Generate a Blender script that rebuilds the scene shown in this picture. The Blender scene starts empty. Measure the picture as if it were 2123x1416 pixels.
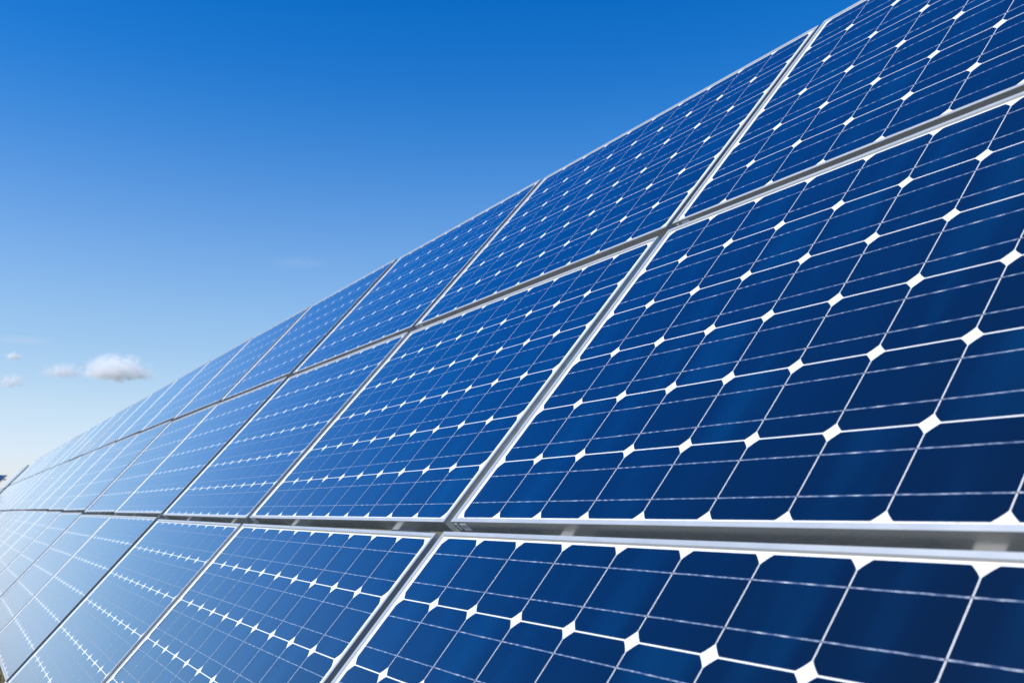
import bpy, math, random
from mathutils import Vector, Matrix

random.seed(7)
S = bpy.context.scene
COL = S.collection
R = math.radians

# ------------------------------------------------------------------ camera
CAM_H = 0.60                                   # height of the array's lower edge above the ground
cam_d = bpy.data.cameras.new('camera')
cam = bpy.data.objects.new('camera', cam_d)
COL.objects.link(cam)
right = Vector((0.50204, 0.86484, 0.0)).normalized()
fwd = Vector((-0.85132, 0.49420, 0.17545)).normalized()
up = right.cross(fwd).normalized()
m = Matrix((right, up, -fwd)).transposed().to_4x4()
m.translation = Vector((1.8985, -0.3222, 0.7820 + CAM_H))
cam.matrix_world = m
cam_d.sensor_width = 36.0
cam_d.lens = 33.95
cam_d.clip_start = 0.05
cam_d.clip_end = 20000
cam_d.dof.use_dof = True
cam_d.dof.focus_distance = 2.6
cam_d.dof.aperture_fstop = 7.1
S.camera = cam

# ------------------------------------------------------------------ sky and sun
SUN_EL, SUN_AZ = 48.0, 180.5                   # azimuth clockwise from +Y
world = bpy.data.worlds.new('World')
S.world = world
world.use_nodes = True
wn, wl = world.node_tree.nodes, world.node_tree.links
wn.clear()
sky = wn.new('ShaderNodeTexSky')
sky.sky_type = 'NISHITA'
sky.sun_disc = False
sky.sun_elevation = R(SUN_EL)
sky.sun_rotation = R(SUN_AZ)
sky.altitude = 300
sky.air_density = 1.0
sky.dust_density = 0.6
sky.ozone_density = 2.5
# deep, polarised blue overhead that pales towards the horizon, the same all round
tcw = wn.new('ShaderNodeTexCoord')
sepw = wn.new('ShaderNodeSeparateXYZ')
wl.new(tcw.outputs['Generated'], sepw.inputs[0])
rw = wn.new('ShaderNodeValToRGB')
rw.color_ramp.interpolation = 'B_SPLINE'
SKY_TINT = [(0.0, (1.08, 1.02, 1.34)), (0.055, (1.14, 1.04, 1.23)), (0.10, (1.42, 1.14, 1.07)), (0.18, (1.42, 1.22, 1.13)), (0.23, (1.35, 1.22, 1.20)),
            (0.30, (0.95, 1.10, 1.24)), (0.37, (0.43, 0.96, 1.27)), (0.43, (0.18, 0.86, 1.27)), (0.50, (0.03, 0.77, 1.25)), (0.62, (0.02, 0.70, 1.22)), (1.0, (0.02, 0.65, 1.15))]
while len(rw.color_ramp.elements) < len(SKY_TINT):
    rw.color_ramp.elements.new(0.5)
for e_, (p_, c_) in zip(rw.color_ramp.elements, SKY_TINT):
    e_.position = p_
    e_.color = (*(v_ / 1.5 for v_ in c_), 1)
wl.new(sepw.outputs['Z'], rw.inputs[0])
hsv = wn.new('ShaderNodeHueSaturation')
hsv.inputs['Saturation'].default_value = 1.25
tint = wn.new('ShaderNodeVectorMath')
tint.operation = 'MULTIPLY'
tint2 = wn.new('ShaderNodeVectorMath')
tint2.operation = 'SCALE'
tint2.inputs['Scale'].default_value = 1.5
bg = wn.new('ShaderNodeBackground')
bg.inputs['Strength'].default_value = 0.143
wo = wn.new('ShaderNodeOutputWorld')
wl.new(sky.outputs[0], hsv.inputs['Color'])
wl.new(hsv.outputs[0], tint.inputs[0])
wl.new(rw.outputs[0], tint.inputs[1])
wl.new(tint.outputs[0], tint2.inputs[0])
wl.new(tint2.outputs[0], bg.inputs['Color'])
wl.new(bg.outputs[0], wo.inputs[0])

sun_d = bpy.data.lights.new('sun', 'SUN')
sun_d.energy = 5.0
sun_d.angle = R(0.53)
sun_d.color = (1.0, 0.96, 0.90)
sun = bpy.data.objects.new('sun', sun_d)
COL.objects.link(sun)
sdir = Vector((math.sin(R(SUN_AZ)) * math.cos(R(SUN_EL)), math.cos(R(SUN_AZ)) * math.cos(R(SUN_EL)), math.sin(R(SUN_EL))))
sun.rotation_euler = sdir.to_track_quat('Z', 'Y').to_euler()
sun.location = (0, -20, 40)

S.view_settings.view_transform = 'Standard'
S.view_settings.look = 'None'
S.view_settings.exposure = 0.0
S.view_settings.gamma = 1.0
S.view_settings.use_curve_mapping = False
S.cycles.max_bounces = 40
S.cycles.volume_bounces = 40
S.cycles.volume_max_steps = 256
S.cycles.use_denoising = True
S.cycles.use_adaptive_sampling = False


# ------------------------------------------------------------------ helpers
def new_mat(name):
    mt = bpy.data.materials.new(name)
    mt.use_nodes = True
    nt = mt.node_tree
    return mt, nt.nodes, nt.links, nt.nodes['Principled BSDF']


def N(nodes, kind, **kw):
    n = nodes.new(kind)
    for k, v in kw.items():
        if k == 'op':
            n.operation = v
        else:
            setattr(n, k, v)
    return n


def math_node(nodes, links, op, a, b=None, c=None):
    n = nodes.new('ShaderNodeMath')
    n.operation = op
    for i, v in enumerate((a, b, c)):
        if v is None:
            continue
        if isinstance(v, (int, float)):
            n.inputs[i].default_value = v
        else:
            links.new(v, n.inputs[i])
    return n.outputs[0]


def ramp(nodes, links, fac, stops):
    n = nodes.new('ShaderNodeValToRGB')
    el = n.color_ramp.elements
    while len(el) < len(stops):
        el.new(0.5)
    for e, (p, c) in zip(el, stops):
        e.position = p
        e.color = c if len(c) == 4 else (*c, 1)
    links.new(fac, n.inputs[0])
    return n.outputs[0]


def mix_col(nodes, links, fac, a, b, mode='MIX'):
    n = nodes.new('ShaderNodeMix')
    n.data_type = 'RGBA'
    n.blend_type = mode
    for sock, v in ((n.inputs[0], fac), (n.inputs[6], a), (n.inputs[7], b)):
        if isinstance(v, (int, float)):
            sock.default_value = v
        elif isinstance(v, tuple):
            sock.default_value = (*v, 1) if len(v) == 3 else v
        else:
            links.new(v, sock)
    return n.outputs[2]


def noise(nodes, links, vec, scale, detail=3, rough=0.5):
    n = nodes.new('ShaderNodeTexNoise')
    n.inputs['Scale'].default_value = scale
    n.inputs['Detail'].default_value = detail
    n.inputs['Roughness'].default_value = rough
    if vec is not None:
        links.new(vec, n.inputs['Vector'])
    return n.outputs['Fac']


def mapping(nodes, links, vec, scale=(1, 1, 1), rot=(0, 0, 0)):
    n = nodes.new('ShaderNodeMapping')
    n.inputs['Scale'].default_value = scale
    n.inputs['Rotation'].default_value = rot
    links.new(vec, n.inputs['Vector'])
    return n.outputs[0]


def mesh(name, verts, faces, mats, idx=None, smooth=False):
    me = bpy.data.meshes.new(name)
    me.from_pydata(verts, [], faces)
    for mt in (mats if isinstance(mats, (list, tuple)) else [mats]):
        me.materials.append(mt)
    if idx:
        me.polygons.foreach_set('material_index', idx)
    if smooth:
        me.polygons.foreach_set('use_smooth', [True] * len(me.polygons))
    me.update()
    return me


def link(name, me, parent=None, loc=(0, 0, 0), rot=(0, 0, 0)):
    o = bpy.data.objects.new(name, me)
    COL.objects.link(o)
    if parent is not None:
        o.parent = parent
    o.location = loc
    o.rotation_euler = rot
    return o


def box_geo(V, F, x0, x1, y0, y1, z0, z1):
    b = len(V)
    V += [(x0, y0, z0), (x1, y0, z0), (x1, y1, z0), (x0, y1, z0), (x0, y0, z1), (x1, y0, z1), (x1, y1, z1), (x0, y1, z1)]
    F += [(b, b + 3, b + 2, b + 1), (b + 4, b + 5, b + 6, b + 7), (b, b + 1, b + 5, b + 4), (b + 1, b + 2, b + 6, b + 5),
          (b + 2, b + 3, b + 7, b + 6), (b + 3, b, b + 4, b + 7)]


# ------------------------------------------------------------------ materials
GLASS_ROUGH = 0.06


def coat(b, rough=GLASS_ROUGH):
    n, l = b.id_data.nodes, b.id_data.links
    g = n.new('ShaderNodeNewGeometry')
    mp = n.new('ShaderNodeMapping')            # the cover glass is rolled along the slope: long faint waves
    mp.inputs['Rotation'].default_value = (-R(50), 0, 0)
    mp.inputs['Scale'].default_value = (22, 1.6, 22)
    nz = n.new('ShaderNodeTexNoise')
    nz.inputs['Scale'].default_value = 1.0
    nz.inputs['Detail'].default_value = 3
    bp = n.new('ShaderNodeBump')
    bp.inputs['Strength'].default_value = 0.25
    bp.inputs['Distance'].default_value = 0.0006
    mp.vector_type = 'POINT'
    l.new(g.outputs['Position'], mp.inputs['Vector'])
    l.new(mp.outputs[0], nz.inputs['Vector'])
    l.new(nz.outputs['Fac'], bp.inputs['Height'])
    l.new(bp.outputs[0], b.inputs['Coat Normal'])
    b.inputs['Coat Weight'].default_value = 1.0
    b.inputs['Coat Roughness'].default_value = rough
    b.inputs['Coat IOR'].default_value = 1.33


P = 0.15775                                    # cell pitch along the row
PV = 1.01 * P                                  # pitch between strings


def cell_material(name, off):
    mt, n, l, b = new_mat(name)
    tc = n.new('ShaderNodeTexCoord')
    sep = n.new('ShaderNodeSeparateXYZ')
    l.new(tc.outputs['Object'], sep.inputs[0])
    oi = n.new('ShaderNodeObjectInfo')
    geo = n.new('ShaderNodeNewGeometry')
    rnd = math_node(n, l, 'FRACT', math_node(n, l, 'ADD', oi.outputs['Random'], geo.outputs['Random Per Island']))
    # broad bands across the blue of each wafer, dark towards its edges
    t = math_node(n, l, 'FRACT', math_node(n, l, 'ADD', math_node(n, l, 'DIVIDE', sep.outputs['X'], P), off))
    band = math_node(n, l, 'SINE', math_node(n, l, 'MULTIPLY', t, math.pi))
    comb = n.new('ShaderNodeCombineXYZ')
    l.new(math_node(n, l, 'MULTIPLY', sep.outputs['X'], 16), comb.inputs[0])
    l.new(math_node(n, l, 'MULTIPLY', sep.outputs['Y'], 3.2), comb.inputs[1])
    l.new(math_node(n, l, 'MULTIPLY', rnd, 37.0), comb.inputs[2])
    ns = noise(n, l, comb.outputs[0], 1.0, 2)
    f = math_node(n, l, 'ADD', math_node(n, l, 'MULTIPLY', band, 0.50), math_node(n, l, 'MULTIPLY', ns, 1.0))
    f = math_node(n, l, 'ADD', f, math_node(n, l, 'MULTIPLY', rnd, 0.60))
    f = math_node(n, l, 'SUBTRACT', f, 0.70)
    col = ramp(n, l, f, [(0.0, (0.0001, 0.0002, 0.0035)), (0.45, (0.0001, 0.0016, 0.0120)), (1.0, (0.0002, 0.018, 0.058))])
    # printed contact fingers, one every 2.4 mm
    fing = math_node(n, l, 'FRACT', math_node(n, l, 'DIVIDE', sep.outputs['X'], 0.0024))
    fing = math_node(n, l, 'LESS_THAN', fing, 0.36)
    col = mix_col(n, l, math_node(n, l, 'MULTIPLY', fing, 0.8), col, (0.0002, 0.020, 0.069))
    # the nitride film on the wafer mirrors more and bluer light the flatter one looks along it
    lw = n.new('ShaderNodeLayerWeight')
    lw.inputs['Blend'].default_value = 0.5
    w = math_node(n, l, 'POWER', lw.outputs['Facing'], 3.6)
    l.new(col, b.inputs['Base Color'])
    b.inputs['Roughness'].default_value = 0.45
    b.inputs['Specular IOR Level'].default_value = 0.05
    coat(b)
    b2 = n.new('ShaderNodeBsdfPrincipled')
    b2.inputs['Base Color'].default_value = (0.0, 0.54, 1.0, 1)
    b2.inputs['Metallic'].default_value = 1.0
    b2.inputs['Roughness'].default_value = 0.25
    coat(b2)
    ms = n.new('ShaderNodeMixShader')
    l.new(w, ms.inputs[0])
    l.new(b.outputs[0], ms.inputs[1])
    l.new(b2.outputs[0], ms.inputs[2])
    l.new(ms.outputs[0], n['Material Output'].inputs['Surface'])
    return mt


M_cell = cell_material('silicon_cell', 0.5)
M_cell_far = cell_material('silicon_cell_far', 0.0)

# white backsheet under the glass, with grime collected along the lower lip
M_back, n, l, b = new_mat('white_backsheet')
tc = n.new('ShaderNodeTexCoord')
sep = n.new('ShaderNodeSeparateXYZ')
l.new(tc.outputs['Object'], sep.inputs[0])
oi = n.new('ShaderNodeObjectInfo')
va = n.new('ShaderNodeVectorMath')
va.operation = 'ADD'
l.new(tc.outputs['Object'], va.inputs[0])
cmb = n.new('ShaderNodeCombineXYZ')
l.new(math_node(n, l, 'MULTIPLY', oi.outputs['Random'], 50), cmb.inputs[0])
l.new(cmb.outputs[0], va.inputs[1])
low = math_node(n, l, 'SUBTRACT', 1.0, math_node(n, l, 'DIVIDE', math_node(n, l, 'ADD', sep.outputs['Y'], 0.0035), 0.0075))
corner = math_node(n, l, 'MAXIMUM', math_node(n, l, 'SUBTRACT', 0.5, math_node(n, l, 'MULTIPLY', math_node(n, l, 'ADD', sep.outputs['X'], 0.02), 2.6)), -0.15)
grime = math_node(n, l, 'ADD', math_node(n, l, 'ADD', low, corner), math_node(n, l, 'MULTIPLY', math_node(n, l, 'SUBTRACT', noise(n, l, va.outputs[0], 60, 4, 0.7), 0.64), 4.0))
grime = math_node(n, l, 'MULTIPLY', math_node(n, l, 'MINIMUM', math_node(n, l, 'MAXIMUM', grime, 0.0), 1.0), math_node(n, l, 'GREATER_THAN', low, 0.0))
col = mix_col(n, l, math_node(n, l, 'MULTIPLY', grime, 0.7), (0.80, 0.79, 0.77), (0.20, 0.13, 0.075))
l.new(col, b.inputs['Base Color'])
b.inputs['Roughness'].default_value = 0.6
coat(b)

M_seal, n, l, b = new_mat('beige_seal')
b.inputs['Base Color'].default_value = (0.30, 0.23, 0.15, 1)
b.inputs['Roughness'].default_value = 0.8

# soldered ribbons: tinned copper, its uneven glints painted into the colour
M_rib, n, l, b = new_mat('tinned_ribbon')
tc = n.new('ShaderNodeTexCoord')
mp = mapping(n, l, tc.outputs['Object'], (1, 4, 1))
ns = noise(n, l, mp, 55, 3, 0.65)
col = ramp(n, l, ns, [(0.40, (0.05, 0.10, 0.21)), (0.52, (0.24, 0.30, 0.42)), (0.64, (0.72, 0.74, 0.77))])
l.new(col, b.inputs['Base Color'])
b.inputs['Roughness'].default_value = 0.5
b.inputs['Metallic'].default_value = 0.25
coat(b)
M_rib_dark, n, l, b = new_mat('ribbon_bend')
b.inputs['Base Color'].default_value = (0.02, 0.025, 0.05, 1)  # same tinned ribbon; its dark reflection between wafers is painted as colour
coat(b)

# anodised aluminium with fine drawing lines
M_alu, n, l, b = new_mat('anodised_aluminium')
tc = n.new('ShaderNodeTexCoord')
ns = noise(n, l, mapping(n, l, tc.outputs['Object'], (3, 3, 400)), 6, 3, 0.6)
ns2 = noise(n, l, tc.outputs['Object'], 9, 5, 0.65)
col = mix_col(n, l, ns2, (0.46, 0.48, 0.485), (0.58, 0.59, 0.585))
l.new(col, b.inputs['Base Color'])
b.inputs['Metallic'].default_value = 0.55
l.new(math_node(n, l, 'ADD', 0.38, math_node(n, l, 'MULTIPLY', ns, 0.2)), b.inputs['Roughness'])

# the outer sides of the frames: duller, with dust and drips
M_side, n, l, b = new_mat('frame_side_aluminium')
tc = n.new('ShaderNodeTexCoord')
ns = noise(n, l, mapping(n, l, tc.outputs['Object'], (14, 14, 40)), 3, 5, 0.7)
dust = ramp(n, l, ns, [(0.48, (0, 0, 0)), (0.72, (1, 1, 1))])
col = mix_col(n, l, math_node(n, l, 'MULTIPLY', dust, 0.45), (0.54, 0.53, 0.51), (0.36, 0.28, 0.19))
l.new(col, b.inputs['Base Color'])
l.new(math_node(n, l, 'SUBTRACT', 0.55, math_node(n, l, 'MULTIPLY', dust, 0.3)), b.inputs['Metallic'])
b.inputs['Roughness'].default_value = 0.22

M_label, n, l, b = new_mat('paper_label')
b.inputs['Base Color'].default_value = (0.88, 0.88, 0.87, 1)
b.inputs['Roughness'].default_value = 0.5
M_code, n, l, b = new_mat('barcode_label')
tc = n.new('ShaderNodeTexCoord')
sep = n.new('ShaderNodeSeparateXYZ')
l.new(tc.outputs['Object'], sep.inputs[0])
bars = math_node(n, l, 'GREATER_THAN', noise(n, l, mapping(n, l, tc.outputs['Object'], (900, 0, 0)), 1.0, 1), 0.5)
inx = math_node(n, l, 'LESS_THAN', math_node(n, l, 'ABSOLUTE', math_node(n, l, 'SUBTRACT', sep.outputs['X'], 0.015)), 0.010)
inz = math_node(n, l, 'LESS_THAN', math_node(n, l, 'ABSOLUTE', math_node(n, l, 'ADD', sep.outputs['Z'], 0.009)), 0.0045)
fac = math_node(n, l, 'MULTIPLY', bars, math_node(n, l, 'MULTIPLY', inx, inz))
l.new(mix_col(n, l, fac, (0.88, 0.88, 0.88), (0.06, 0.06, 0.06)), b.inputs['Base Color'])
b.inputs['Roughness'].default_value = 0.45

M_rail, n, l, b = new_mat('mill_finish_rail')
b.inputs['Base Color'].default_value = (0.72, 0.72, 0.70, 1)
b.inputs['Metallic'].default_value = 0.6
b.inputs['Roughness'].default_value = 0.55
M_steel, n, l, b = new_mat('galvanised_steel')
tc = n.new('ShaderNodeTexCoord')
vor = n.new('ShaderNodeTexVoronoi')
vor.inputs['Scale'].default_value = 60
l.new(tc.outputs['Object'], vor.inputs['Vector'])
l.new(mix_col(n, l, vor.outputs['Distance'], (0.30, 0.31, 0.32), (0.50, 0.51, 0.52)), b.inputs['Base Color'])
b.inputs['Metallic'].default_value = 0.8
b.inputs['Roughness'].default_value = 0.5

M_ground, n, l, b = new_mat('dry_grassland')
tc = n.new('ShaderNodeTexCoord')
a1 = noise(n, l, tc.outputs['Object'], 0.6, 6, 0.65)
a2 = noise(n, l, tc.outputs['Object'], 14, 6, 0.75)
c1 = ramp(n, l, a1, [(0.3, (0.22, 0.175, 0.095)), (0.55, (0.16, 0.15, 0.065)), (0.75, (0.29, 0.23, 0.135))])
c2 = ramp(n, l, a2, [(0.35, (0.35, 0.33, 0.30)), (0.65, (1.15, 1.1, 1.0))])
l.new(mix_col(n, l, 1.0, c1, c2, 'MULTIPLY'), b.inputs['Base Color'])
b.inputs['Roughness'].default_value = 0.95
bp = n.new('ShaderNodeBump')
bp.inputs['Strength'].default_value = 0.6
bp.inputs['Distance'].default_value = 0.05
l.new(a2, bp.inputs['Height'])
l.new(bp.outputs[0], b.inputs['Normal'])

M_blade, n, l, b = new_mat('dry_grass_blades')
geo = n.new('ShaderNodeNewGeometry')
l.new(ramp(n, l, geo.outputs['Random Per Island'], [(0.0, (0.10, 0.10, 0.03)), (0.4, (0.24, 0.18, 0.075)), (0.75, (0.42, 0.31, 0.15)), (1.0, (0.55, 0.44, 0.25))]), b.inputs['Base Color'])
b.inputs['Roughness'].default_value = 0.7

# ------------------------------------------------------------------ ground
V, F = [], []
G = 9000.0
steps = [-G, -2500, -600, -150, -40, -10, 10, 40, 150, 600, 2500, G]
for y in steps:
    for x in steps:
        V.append((x, y, 0.0))
q = len(steps)
for j in range(q - 1):
    for i in range(q - 1):
        a = j * q + i
        F.append((a, a + 1, a + q + 1, a + q))
o = link('ground', mesh('ground', V, F, M_ground))
o['kind'] = 'structure'

# low wooded hills beyond the left edge of the picture; the lowest panels mirror them
V, F = [], []
rh = random.Random(5)
prof = [0.0] * 141
for hmul, cnt in ((26, 5), (9, 16), (4, 60)):
    ph = [(rh.uniform(0, cnt), rh.uniform(0, math.tau), rh.uniform(0.5, 1)) for _ in range(4)]
    for i in range(141):
        prof[i] += hmul * sum(w * math.sin(math.tau * fq * i / 140 + p0) for fq, p0, w in ph) / 4
for i in range(141):
    az = R(-3.0 - 80 * i / 140)                # from the array's line round to the front
    edge = min(1.0, i / 6, (140 - i) / 20)
    h = max(0.0, 44 + 1.1 * prof[i]) * edge
    for dist, z in ((1350, -1.0), (1480, h * 0.75), (1620, h), (2000, -1.0)):
        V.append((-math.cos(az) * dist, math.sin(az) * dist, z))
for i in range(140):
    for j in range(3):
        a = i * 4 + j
        F.append((a, a + 4, a + 5, a + 1))
M_hill, n, l, b = new_mat('wooded_hill')
tc = n.new('ShaderNodeTexCoord')
l.new(ramp(n, l, noise(n, l, tc.outputs['Object'], 0.05, 5, 0.7), [(0.3, (0.03, 0.04, 0.02)), (0.7, (0.09, 0.09, 0.05))]), b.inputs['Base Color'])
b.inputs['Roughness'].default_value = 1.0
o = link('hills', mesh('hills', V, F, M_hill, smooth=True))
o['kind'] = 'structure'

# ------------------------------------------------------------------ solar panel meshes
ML, MB, MT = 0.155 * P, 0.085 * P, 0.095 * P   # frame edge outside the cell field
X0, X1 = -ML, 10 * P + ML
Y0, Y1 = -MB, 6 * PV + MT
LIP, BEV, LZ, DEPTH = 0.0094, 0.0019, 0.0031, 0.036
SEAL = 0.0009


def ring(inset, z):
    return [(X0 + inset, Y0 + inset, z), (X1 - inset, Y0 + inset, z), (X1 - inset, Y1 - inset, z), (X0 + inset, Y1 - inset, z)]


def frame_mesh():
    rings = [ring(0.018, LZ - DEPTH), ring(0.0, LZ - DEPTH), ring(0.0, LZ - 0.0010), ring(0.0003, LZ), ring(LIP, LZ),
             ring(LIP + BEV, 0.0002), ring(LIP + BEV + SEAL, 0.0001), ring(LIP + BEV + SEAL, -0.005), ring(0.0016, -0.005),
             ring(0.0016, LZ - DEPTH + 0.0016), ring(0.018, LZ - DEPTH + 0.0016)]
    V = [p for r_ in rings for p in r_]
    F, I = [], []
    k = len(rings)
    for a in range(k):
        c = (a + 1) % k
        for s in range(4):
            t = (s + 1) % 4
            F.append((a * 4 + s, a * 4 + t, c * 4 + t, c * 4 + s))
            I.append(1 if a in (0, 1) else (2 if a == 5 else 0))
    return mesh('frame', V, F, [M_alu, M_side, M_seal], I)


ME_frame = frame_mesh()
i0 = LIP + BEV
V, F = [], []
box_geo(V, F, X0 + i0, X1 - i0, Y0 + i0, Y1 - i0, -0.0045, 0.0)
ME_back = mesh('backsheet', V, F, M_back)

CELL = 0.1561
LEG = 0.0156


def cell_outline(segs):
    """pseudo-square wafer: a square cut by the 200 mm circle of the ingot"""
    h, pts = CELL / 2, []
    rad = math.hypot(h, h - LEG)
    a0 = math.atan2(h - LEG, h)
    a1 = math.pi / 2 - a0
    for qd in range(4):
        for s in range(segs + 1):
            a = qd * math.pi / 2 + a0 + (a1 - a0) * s / segs
            pts.append((rad * math.cos(a), rad * math.sin(a)))
    return pts


def add_cell(V, F, cx, cy, segs, z0=0.00003, z1=0.00012):
    pts = cell_outline(segs)
    b_, k = len(V), len(pts)
    V += [(cx + x, cy + y * 1.006, z0) for x, y in pts] + [(cx + x, cy + y * 1.006, z1) for x, y in pts]
    F.append(tuple(range(b_ + k, b_ + 2 * k)))
    for s in range(k):
        t = (s + 1) % k
        F.append((b_ + s, b_ + t, b_ + k + t, b_ + k + s))


V, F = [], []
add_cell(V, F, 0, 0, 3)
ME_cell = mesh('cell', V, F, M_cell)
V, F = [], []
for i in range(6):
    for j in range(10):
        add_cell(V, F, (j + 0.5) * P, (i + 0.5) * PV, 1)
ME_cells_far = mesh('cell_field', V, F, M_cell_far)

BUS = (0.0374, -0.0374)


def add_ribbon(V, F, I, y, full=True):
    w, z, top = 0.0009, 0.00012, 0.0004
    for j in range(10):
        xs = [j * P + 0.0018, (j + 1) * P - 0.0018]
        b_ = len(V)
        for x in xs:
            V += [(x, y - w, z), (x, y - w * 0.55, top), (x, y + w * 0.55, top), (x, y + w, z)]
        F += [(b_, b_ + 4, b_ + 5, b_ + 1), (b_ + 1, b_ + 5, b_ + 6, b_ + 2), (b_ + 2, b_ + 6, b_ + 7, b_ + 3)]
        I += [0, 0, 0]
        if j < 9 and full:                     # the dip from the front of one wafer to the back of the next
            b_ = len(V)
            x0, x1 = (j + 1) * P - 0.0018, (j + 1) * P + 0.0018
            V += [(x0, y - w, top), (x0, y + w, top), (x1, y - w, z + 0.0001), (x1, y + w, z + 0.0001)]
            F.append((b_, b_ + 2, b_ + 3, b_ + 1))
            I.append(1)


V, F, I = [], [], []
add_ribbon(V, F, I, 0.0)
ME_rib = mesh('busbar', V, F, [M_rib, M_rib_dark], I)
V, F, I = [], [], []
for i in range(6):
    for bb in BUS:
        add_ribbon(V, F, I, (i + 0.5) * PV + bb, False)
ME_rib_far = mesh('busbar_field', V, F, [M_rib, M_rib_dark], I)

V, F = [], []
box_geo(V, F, 0, 0.0085, -0.0010, 0.0, -0.020, 0.0)
ME_lab1 = mesh('label', V, F, M_label)
V, F = [], []
box_geo(V, F, 0, 0.029, -0.0010, 0.0, -0.021, 0.0)
ME_lab2 = mesh('barcode_label', V, F, M_code)

# ------------------------------------------------------------------ the array
TILT = R(50.0)
DU, DV = 10.4593 * P, 6.3988 * P
vdir = Vector((0, math.cos(TILT), math.sin(TILT)))
ndir = Vector((0, -math.sin(TILT), math.cos(TILT)))

# how far each panel sits from the ideal grid (metres along the row, up the slope, out of the plane; turn in radians)
OFF = {
    (0, 0): (-.004, .001, -.003, -.0003), (0, 1): (.002, -.001, .0005, -.0016), (0, 2): (.004, -.004, .002, -.0003),
    (1, 0): (-.024, .003, -.007, -.0058), (1, 1): (-.030, .009, -.009, -.0035), (1, 2): (-.001, .002, -.001, -.0034),
    (2, 0): (-.007, .007, .000, -.0080), (2, 1): (-.017, .011, -.002, -.0076), (2, 2): (-.015, .015, -.001, -.0078),
    (3, 0): (-.045, .027, .003, -.0050), (3, 1): (-.045, .028, .003, -.0036), (3, 2): (-.066, .040, .001, -.0058),
    (4, 0): (-.024, .034, .006, -.0035), (4, 1): (-.070, .042, .001, -.0010), (4, 2): (-.060, .044, .008, -.0040),
    (5, 0): (-.014, .053, .012, -.0010), (5, 1): (-.056, .058, .009, .0000), (5, 2): (-.062, .064, .012, .0000),
    (6, 0): (-.010, .067, .015, -.0030), (6, 1): (-.066, .073, .009, -.0030), (6, 2): (-.066, .084, .012, .0000),
    (7, 0): (-.002, .081, .012, -.0015), (7, 1): (-.052, .088, .010, .0000), (7, 2): (-.050, .089, .013, .0005),
    (8, 0): (-.010, .092, .010, -.0010), (8, 1): (-.044, .096, .009, .0000), (8, 2): (-.056, .099, .008, .0010),
}
ORD = ['first', 'second', 'third', 'fourth', 'fifth', 'sixth', 'seventh', 'eighth', 'ninth', 'tenth', 'eleventh', 'twelfth',
       'thirteenth', 'fourteenth', 'fifteenth', 'sixteenth', 'seventeenth', 'eighteenth', 'nineteenth', 'twentieth']
ROW = ['bottom', 'middle', 'top']
NEAR = 5                                       # columns whose wafers are objects of their own

LABELS = {
    (0, 0): 'nearest bottom row panel filling the lower right corner below the wide grey gap',
    (0, 1): 'largest panel, middle row at the right, with brown grime in its lower left corner',
    (0, 2): 'nearest top row panel, cut off by the upper right corner of the photo',
    (1, 0): 'bottom row panel left of the nearest one, across a black vertical gap',
    (1, 1): 'middle row panel directly left of the largest panel with the grimy corner',
    (1, 2): 'second top row panel from the right, its upper edge against deep blue sky',
}


def panel(k, r, base, rx, rz, label, group, near, stickers=True):
    """one framed solar panel; its Empty sits on the lower left corner of the cell field"""
    e = bpy.data.objects.new('solar_panel', None)
    e.empty_display_size = 0.1
    COL.objects.link(e)
    e.matrix_world = base
    e['label'] = label
    e['category'] = 'solar panel'
    e['group'] = group
    link('frame', ME_frame, e)
    link('backsheet', ME_back, e)
    if near:
        for i in range(6):
            for j in range(10):
                link('cell', ME_cell, e, ((j + 0.5) * P, (i + 0.5) * PV, 0), (0, 0, 0))
            for bb in BUS:
                link('busbar', ME_rib, e, (0, (i + 0.5) * PV + bb, 0))
    else:
        link('cell', ME_cells_far, e)['kind'] = 'stuff'
        link('busbar', ME_rib_far, e)['kind'] = 'stuff'
    if stickers:
        link('label', ME_lab1, e, (X0 + 0.013, Y0 - 0.0002, LZ - 0.006))
        link('barcode_label', ME_lab2, e, (X0 + 0.034, Y0 - 0.0002, LZ - 0.007))
    return e


ORIGIN = Vector((0, 0, CAM_H))
RX = Matrix.Rotation(TILT, 4, 'X')


rt = random.Random(21)


def place(u, v, nn, rot, head=Matrix.Identity(4)):
    """a frame in the sloping plane turned by rot about the middle of the panel, and never quite flat with its neighbours"""
    tip = Matrix.Rotation(rt.uniform(-.0022, .0022), 4, 'X') @ Matrix.Rotation(rt.uniform(-.0012, .0012), 4, 'Y')
    c = Vector((5 * P, 3 * PV, 0))
    loc = Matrix.Translation(Vector((u, v, nn)) + c) @ Matrix.Rotation(rot, 4, 'Z') @ tip @ Matrix.Translation(-c)
    return head @ RX @ loc


HEAD1 = Matrix.Translation(ORIGIN)
NCOL = 20
rng = random.Random(3)
for k in range(NCOL):
    for r in range(3):
        if (k, r) in OFF:
            du, dv, dn, ro = OFF[(k, r)]
        else:
            du, dv, dn, ro = -0.030 - rng.uniform(0, .010), 0.102 + 0.0012 * (k - 8) + rng.uniform(-.003, .003), 0.010 + rng.uniform(-.004, .004), rng.uniform(-.002, .0005)
        lab = LABELS.get((k, r))
        if lab is None:
            lab = f'{ROW[r]} row solar panel in the {ORD[k]} column counted from the right'
            if k >= 9:
                lab = f'pale blurred panel in the {ROW[r]} row, {ORD[k]} column counted from the right'
        panel(k, r, place(-k * DU + du, r * DV + dv, dn, ro, HEAD1), 0, 0, lab, 'solar panels of the long near array', k < NEAR, k < 12)

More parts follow.
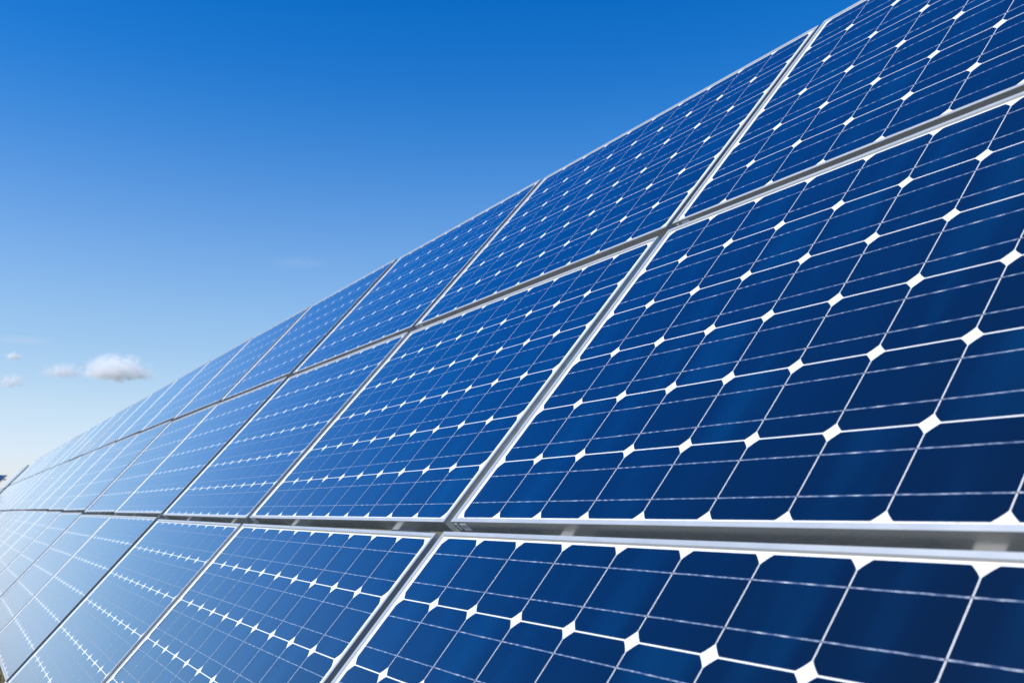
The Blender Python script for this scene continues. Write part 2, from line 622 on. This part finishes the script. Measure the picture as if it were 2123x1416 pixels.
# second array after a gap, seen almost edge-on
HEAD2 = Matrix.Translation(ORIGIN + Vector((-20 * DU - 0.75, 0, 0)))
for k in range(3):
    for r in range(3):
        panel(k, r, place(-(k + 1) * DU + DU - 10.2 * P, r * DV + 0.11, 0.006 + rng.uniform(-.003, .003), -0.001, HEAD2), 0, 0,
              f'pale {ROW[r]} row panel in the {ORD[k]} column past the dark gap', 'solar panels of the second array', False, False)
# third array, turned towards the camera, at the very left edge
U3 = Vector((0.50204, 0.86484, 0))
yaw3 = math.atan2(U3.y, U3.x)
corner3 = Vector((-88.4, 4.05, 4.53))         # it stands higher, on tall posts
T3 = Matrix.Rotation(yaw3, 4, 'Z')
FLAT = Matrix.Rotation(R(-21), 4, 'X')
head3 = Matrix.Translation(corner3) @ T3 @ FLAT @ Matrix.Translation(-(RX @ Vector((X1, 2 * DV + Y1, LZ))))
for k in range(2):
    for r in range(3):
        panel(k, r, place(-k * DU, r * DV, 0, 0, head3), 0, 0,
              f'far dark blue panel facing the camera at left, {ROW[r]} row, {ORD[k]} column', 'solar panels of the far turned array', False, False)


# ------------------------------------------------------------------ racks under the panels
def rack(name, head, ncol, u_end, label, lift):
    e = bpy.data.objects.new(name, None)
    e.empty_display_size = 0.2
    COL.objects.link(e)
    e['label'] = label
    e['category'] = 'mounting rack'
    W = head
    e.matrix_world = Matrix.Translation(W.translation)
    inv = e.matrix_world.inverted()
    nb = LZ - DEPTH - 0.014                    # just under the frames
    slope = (lift - 0.0) / max(1, ncol)

    def put(nm, V, F, mt, M):
        me = mesh(nm, V, F, mt)
        o = bpy.data.objects.new(nm, me)
        COL.objects.link(o)
        o.parent = e
        o.matrix_local = inv @ M
        return o
    V, F = [], []
    box_geo(V, F, -0.02, 0.02, -0.05, 3 * DV + 0.12, -0.04, 0.0)
    me_rail = mesh('rail', V, F, M_rail)
    for k in range(ncol):
        for fr in (0.232, 0.772):
            o = bpy.data.objects.new('rail', me_rail)
            COL.objects.link(o)
            o.parent = e
            o.matrix_local = inv @ W @ RX @ Matrix.Translation(Vector((-k * DU + 10.0 * P * fr + u_end, 0, nb)))
    for vv in (0.55, 2.45):
        V, F = [], []
        box_geo(V, F, -(ncol - 1) * DU + u_end - 0.1, 10 * P + u_end + 0.1, vv - 0.025, vv + 0.025, -0.13, -0.0402)
        put('purlin', V, F, M_steel, W @ RX @ Matrix.Translation(Vector((0, 0, nb))))
    for k in range(0, ncol, 2):
        for vv in (0.55, 2.45):
            p = W @ RX @ Vector((-k * DU + 5 * P + u_end, vv, nb - 0.13))
            V, F = [], []
            box_geo(V, F, -0.04, 0.04, -0.04, 0.04, -0.3, p.z + 0.02)
            put('post', V, F, M_steel, Matrix.Translation(Vector((p.x, p.y, 0))))
    return e


rack('mounting_rack', HEAD1, NCOL, 0.0, 'aluminium and steel rack under the long near array, glimpsed in the gaps between rows', 0.1)
rack('mounting_rack', HEAD2, 3, -10.2 * P, 'steel rack carrying the second array past the dark gap', 0.0)
rack('mounting_rack', head3, 2, 0.0, 'steel rack carrying the far turned array at the left edge', 0.0)

# ------------------------------------------------------------------ dry grass along the foot of the array
V, F = [], []
rg = random.Random(11)
for t in range(26000):
    x = rg.uniform(-13.5, -6.0)
    y = rg.uniform(-0.9, 0.9)
    h = rg.uniform(0.03, 0.11) * (1.6 if rg.random() < 0.08 else 1)
    a = rg.uniform(0, math.tau)
    w = rg.uniform(0.0018, 0.0042)
    lean = rg.uniform(0.1, 0.9) * h
    b2 = rg.uniform(0, math.tau)
    dx, dy = math.cos(a) * w, math.sin(a) * w
    lx, ly = math.cos(b2) * lean, math.sin(b2) * lean
    k = len(V)
    V += [(x - dx, y - dy, -0.005), (x + dx, y + dy, -0.005), (x + lx * .4 + dx * .7, y + ly * .4 + dy * .7, h * .6),
          (x + lx * .4 - dx * .7, y + ly * .4 - dy * .7, h * .6), (x + lx, y + ly, h)]
    F += [(k, k + 1, k + 2, k + 3), (k + 3, k + 2, k + 4)]
o = link('dry_grass', mesh('dry_grass', V, F, M_blade))
o['kind'] = 'stuff'
o['label'] = 'dry yellow-brown grass under the lowest panel at the left'


# ------------------------------------------------------------------ clouds
def cloud(px, py, wpx, hpx, dist, dens, seed, thr, label, scale=2.2, tilt=0.0):
    d = fwd + right * ((px - 1061.5) / 2002.3) - up * ((py - 708) / 2002.3)
    pos = cam.matrix_world.translation + d * dist
    sx, sz = wpx / 2002.3 * dist / 2, hpx / 2002.3 * dist / 2
    import bmesh
    bm = bmesh.new()
    bmesh.ops.create_icosphere(bm, subdivisions=3, radius=1.0)
    me = bpy.data.meshes.new('cloud')
    bm.to_mesh(me)
    bm.free()
    mt = bpy.data.materials.new('cloud_vapour')
    mt.use_nodes = True
    n, l = mt.node_tree.nodes, mt.node_tree.links
    n.clear()
    out = n.new('ShaderNodeOutputMaterial')
    vol = n.new('ShaderNodeVolumePrincipled')
    vol.inputs['Color'].default_value = (1.0, 1.0, 1.0, 1)
    vol.inputs['Anisotropy'].default_value = 0.0
    tc = n.new('ShaderNodeTexCoord')
    va = n.new('ShaderNodeVectorMath')
    va.operation = 'ADD'
    va.inputs[1].default_value = (seed * 3.7, seed * 1.3, seed * 2.1)
    l.new(tc.outputs['Object'], va.inputs[0])
    mp = mapping(n, l, va.outputs[0], (1.0 * sx / sz, 1.0 * sx / sz * 0.6, 1.0))
    nz = noise(n, l, mp, scale, 6, 0.58)
    ln = n.new('ShaderNodeVectorMath')
    ln.operation = 'LENGTH'
    l.new(tc.outputs['Object'], ln.inputs[0])
    fall = math_node(n, l, 'SUBTRACT', 1.0, math_node(n, l, 'POWER', ln.outputs['Value'], 2.0))
    v = math_node(n, l, 'ADD', math_node(n, l, 'MULTIPLY', fall, 0.50), math_node(n, l, 'MULTIPLY', nz, 2.6))
    sp = n.new('ShaderNodeSeparateXYZ')
    l.new(tc.outputs['Object'], sp.inputs[0])
    v = math_node(n, l, 'ADD', v, math_node(n, l, 'MULTIPLY', math_node(n, l, 'MINIMUM', math_node(n, l, 'ADD', sp.outputs['Z'], 0.25), 0.0), 1.6))
    v = math_node(n, l, 'SUBTRACT', v, thr)
    v = math_node(n, l, 'MULTIPLY', math_node(n, l, 'MAXIMUM', v, 0.0), dens)
    v = math_node(n, l, 'MULTIPLY', v, math_node(n, l, 'MAXIMUM', fall, 0.0))
    l.new(v, vol.inputs['Density'])
    l.new(vol.outputs[0], out.inputs['Volume'])
    mt.cycles.volume_step_rate = 0.35
    me.materials.append(mt)
    o = link('cloud', me, None, pos)
    yaw = math.atan2(right.y, right.x)
    o.rotation_euler = (0, tilt, yaw)
    o.scale = (sx, sx * 0.7, sz)
    o['label'] = label
    o['category'] = 'cloud'
    o['group'] = 'small fair weather clouds low on the left'
    return o


cloud(240, 770, 165, 84, 3000, 0.14, 1, 1.42, 'largest white puffy cloud, just above the far end of the array')
cloud(128, 772, 112, 52, 3100, 0.09, 2, 1.50, 'ragged thin cloud just left of the large puffy cloud', 2.6)
cloud(306, 780, 60, 32, 3000, 0.06, 3, 1.42, 'small grey tail right of the large puffy cloud')
cloud(28, 740, 44, 26, 3200, 0.2, 4, 1.42, 'small bright wisp near the left edge, highest of the clouds')
cloud(22, 793, 74, 46, 3200, 0.11, 5, 1.48, 'ragged wisp low at the left edge of the sky')
cloud(40, 706, 170, 20, 3300, 0.006, 6, 1.25, 'faint flat veil of cloud at the left edge above the bright wisp', 1.6)
cloud(620, 546, 170, 22, 3600, 0.0028, 7, 1.25, 'barely visible thin streak of cloud in the middle of the sky', 1.6)
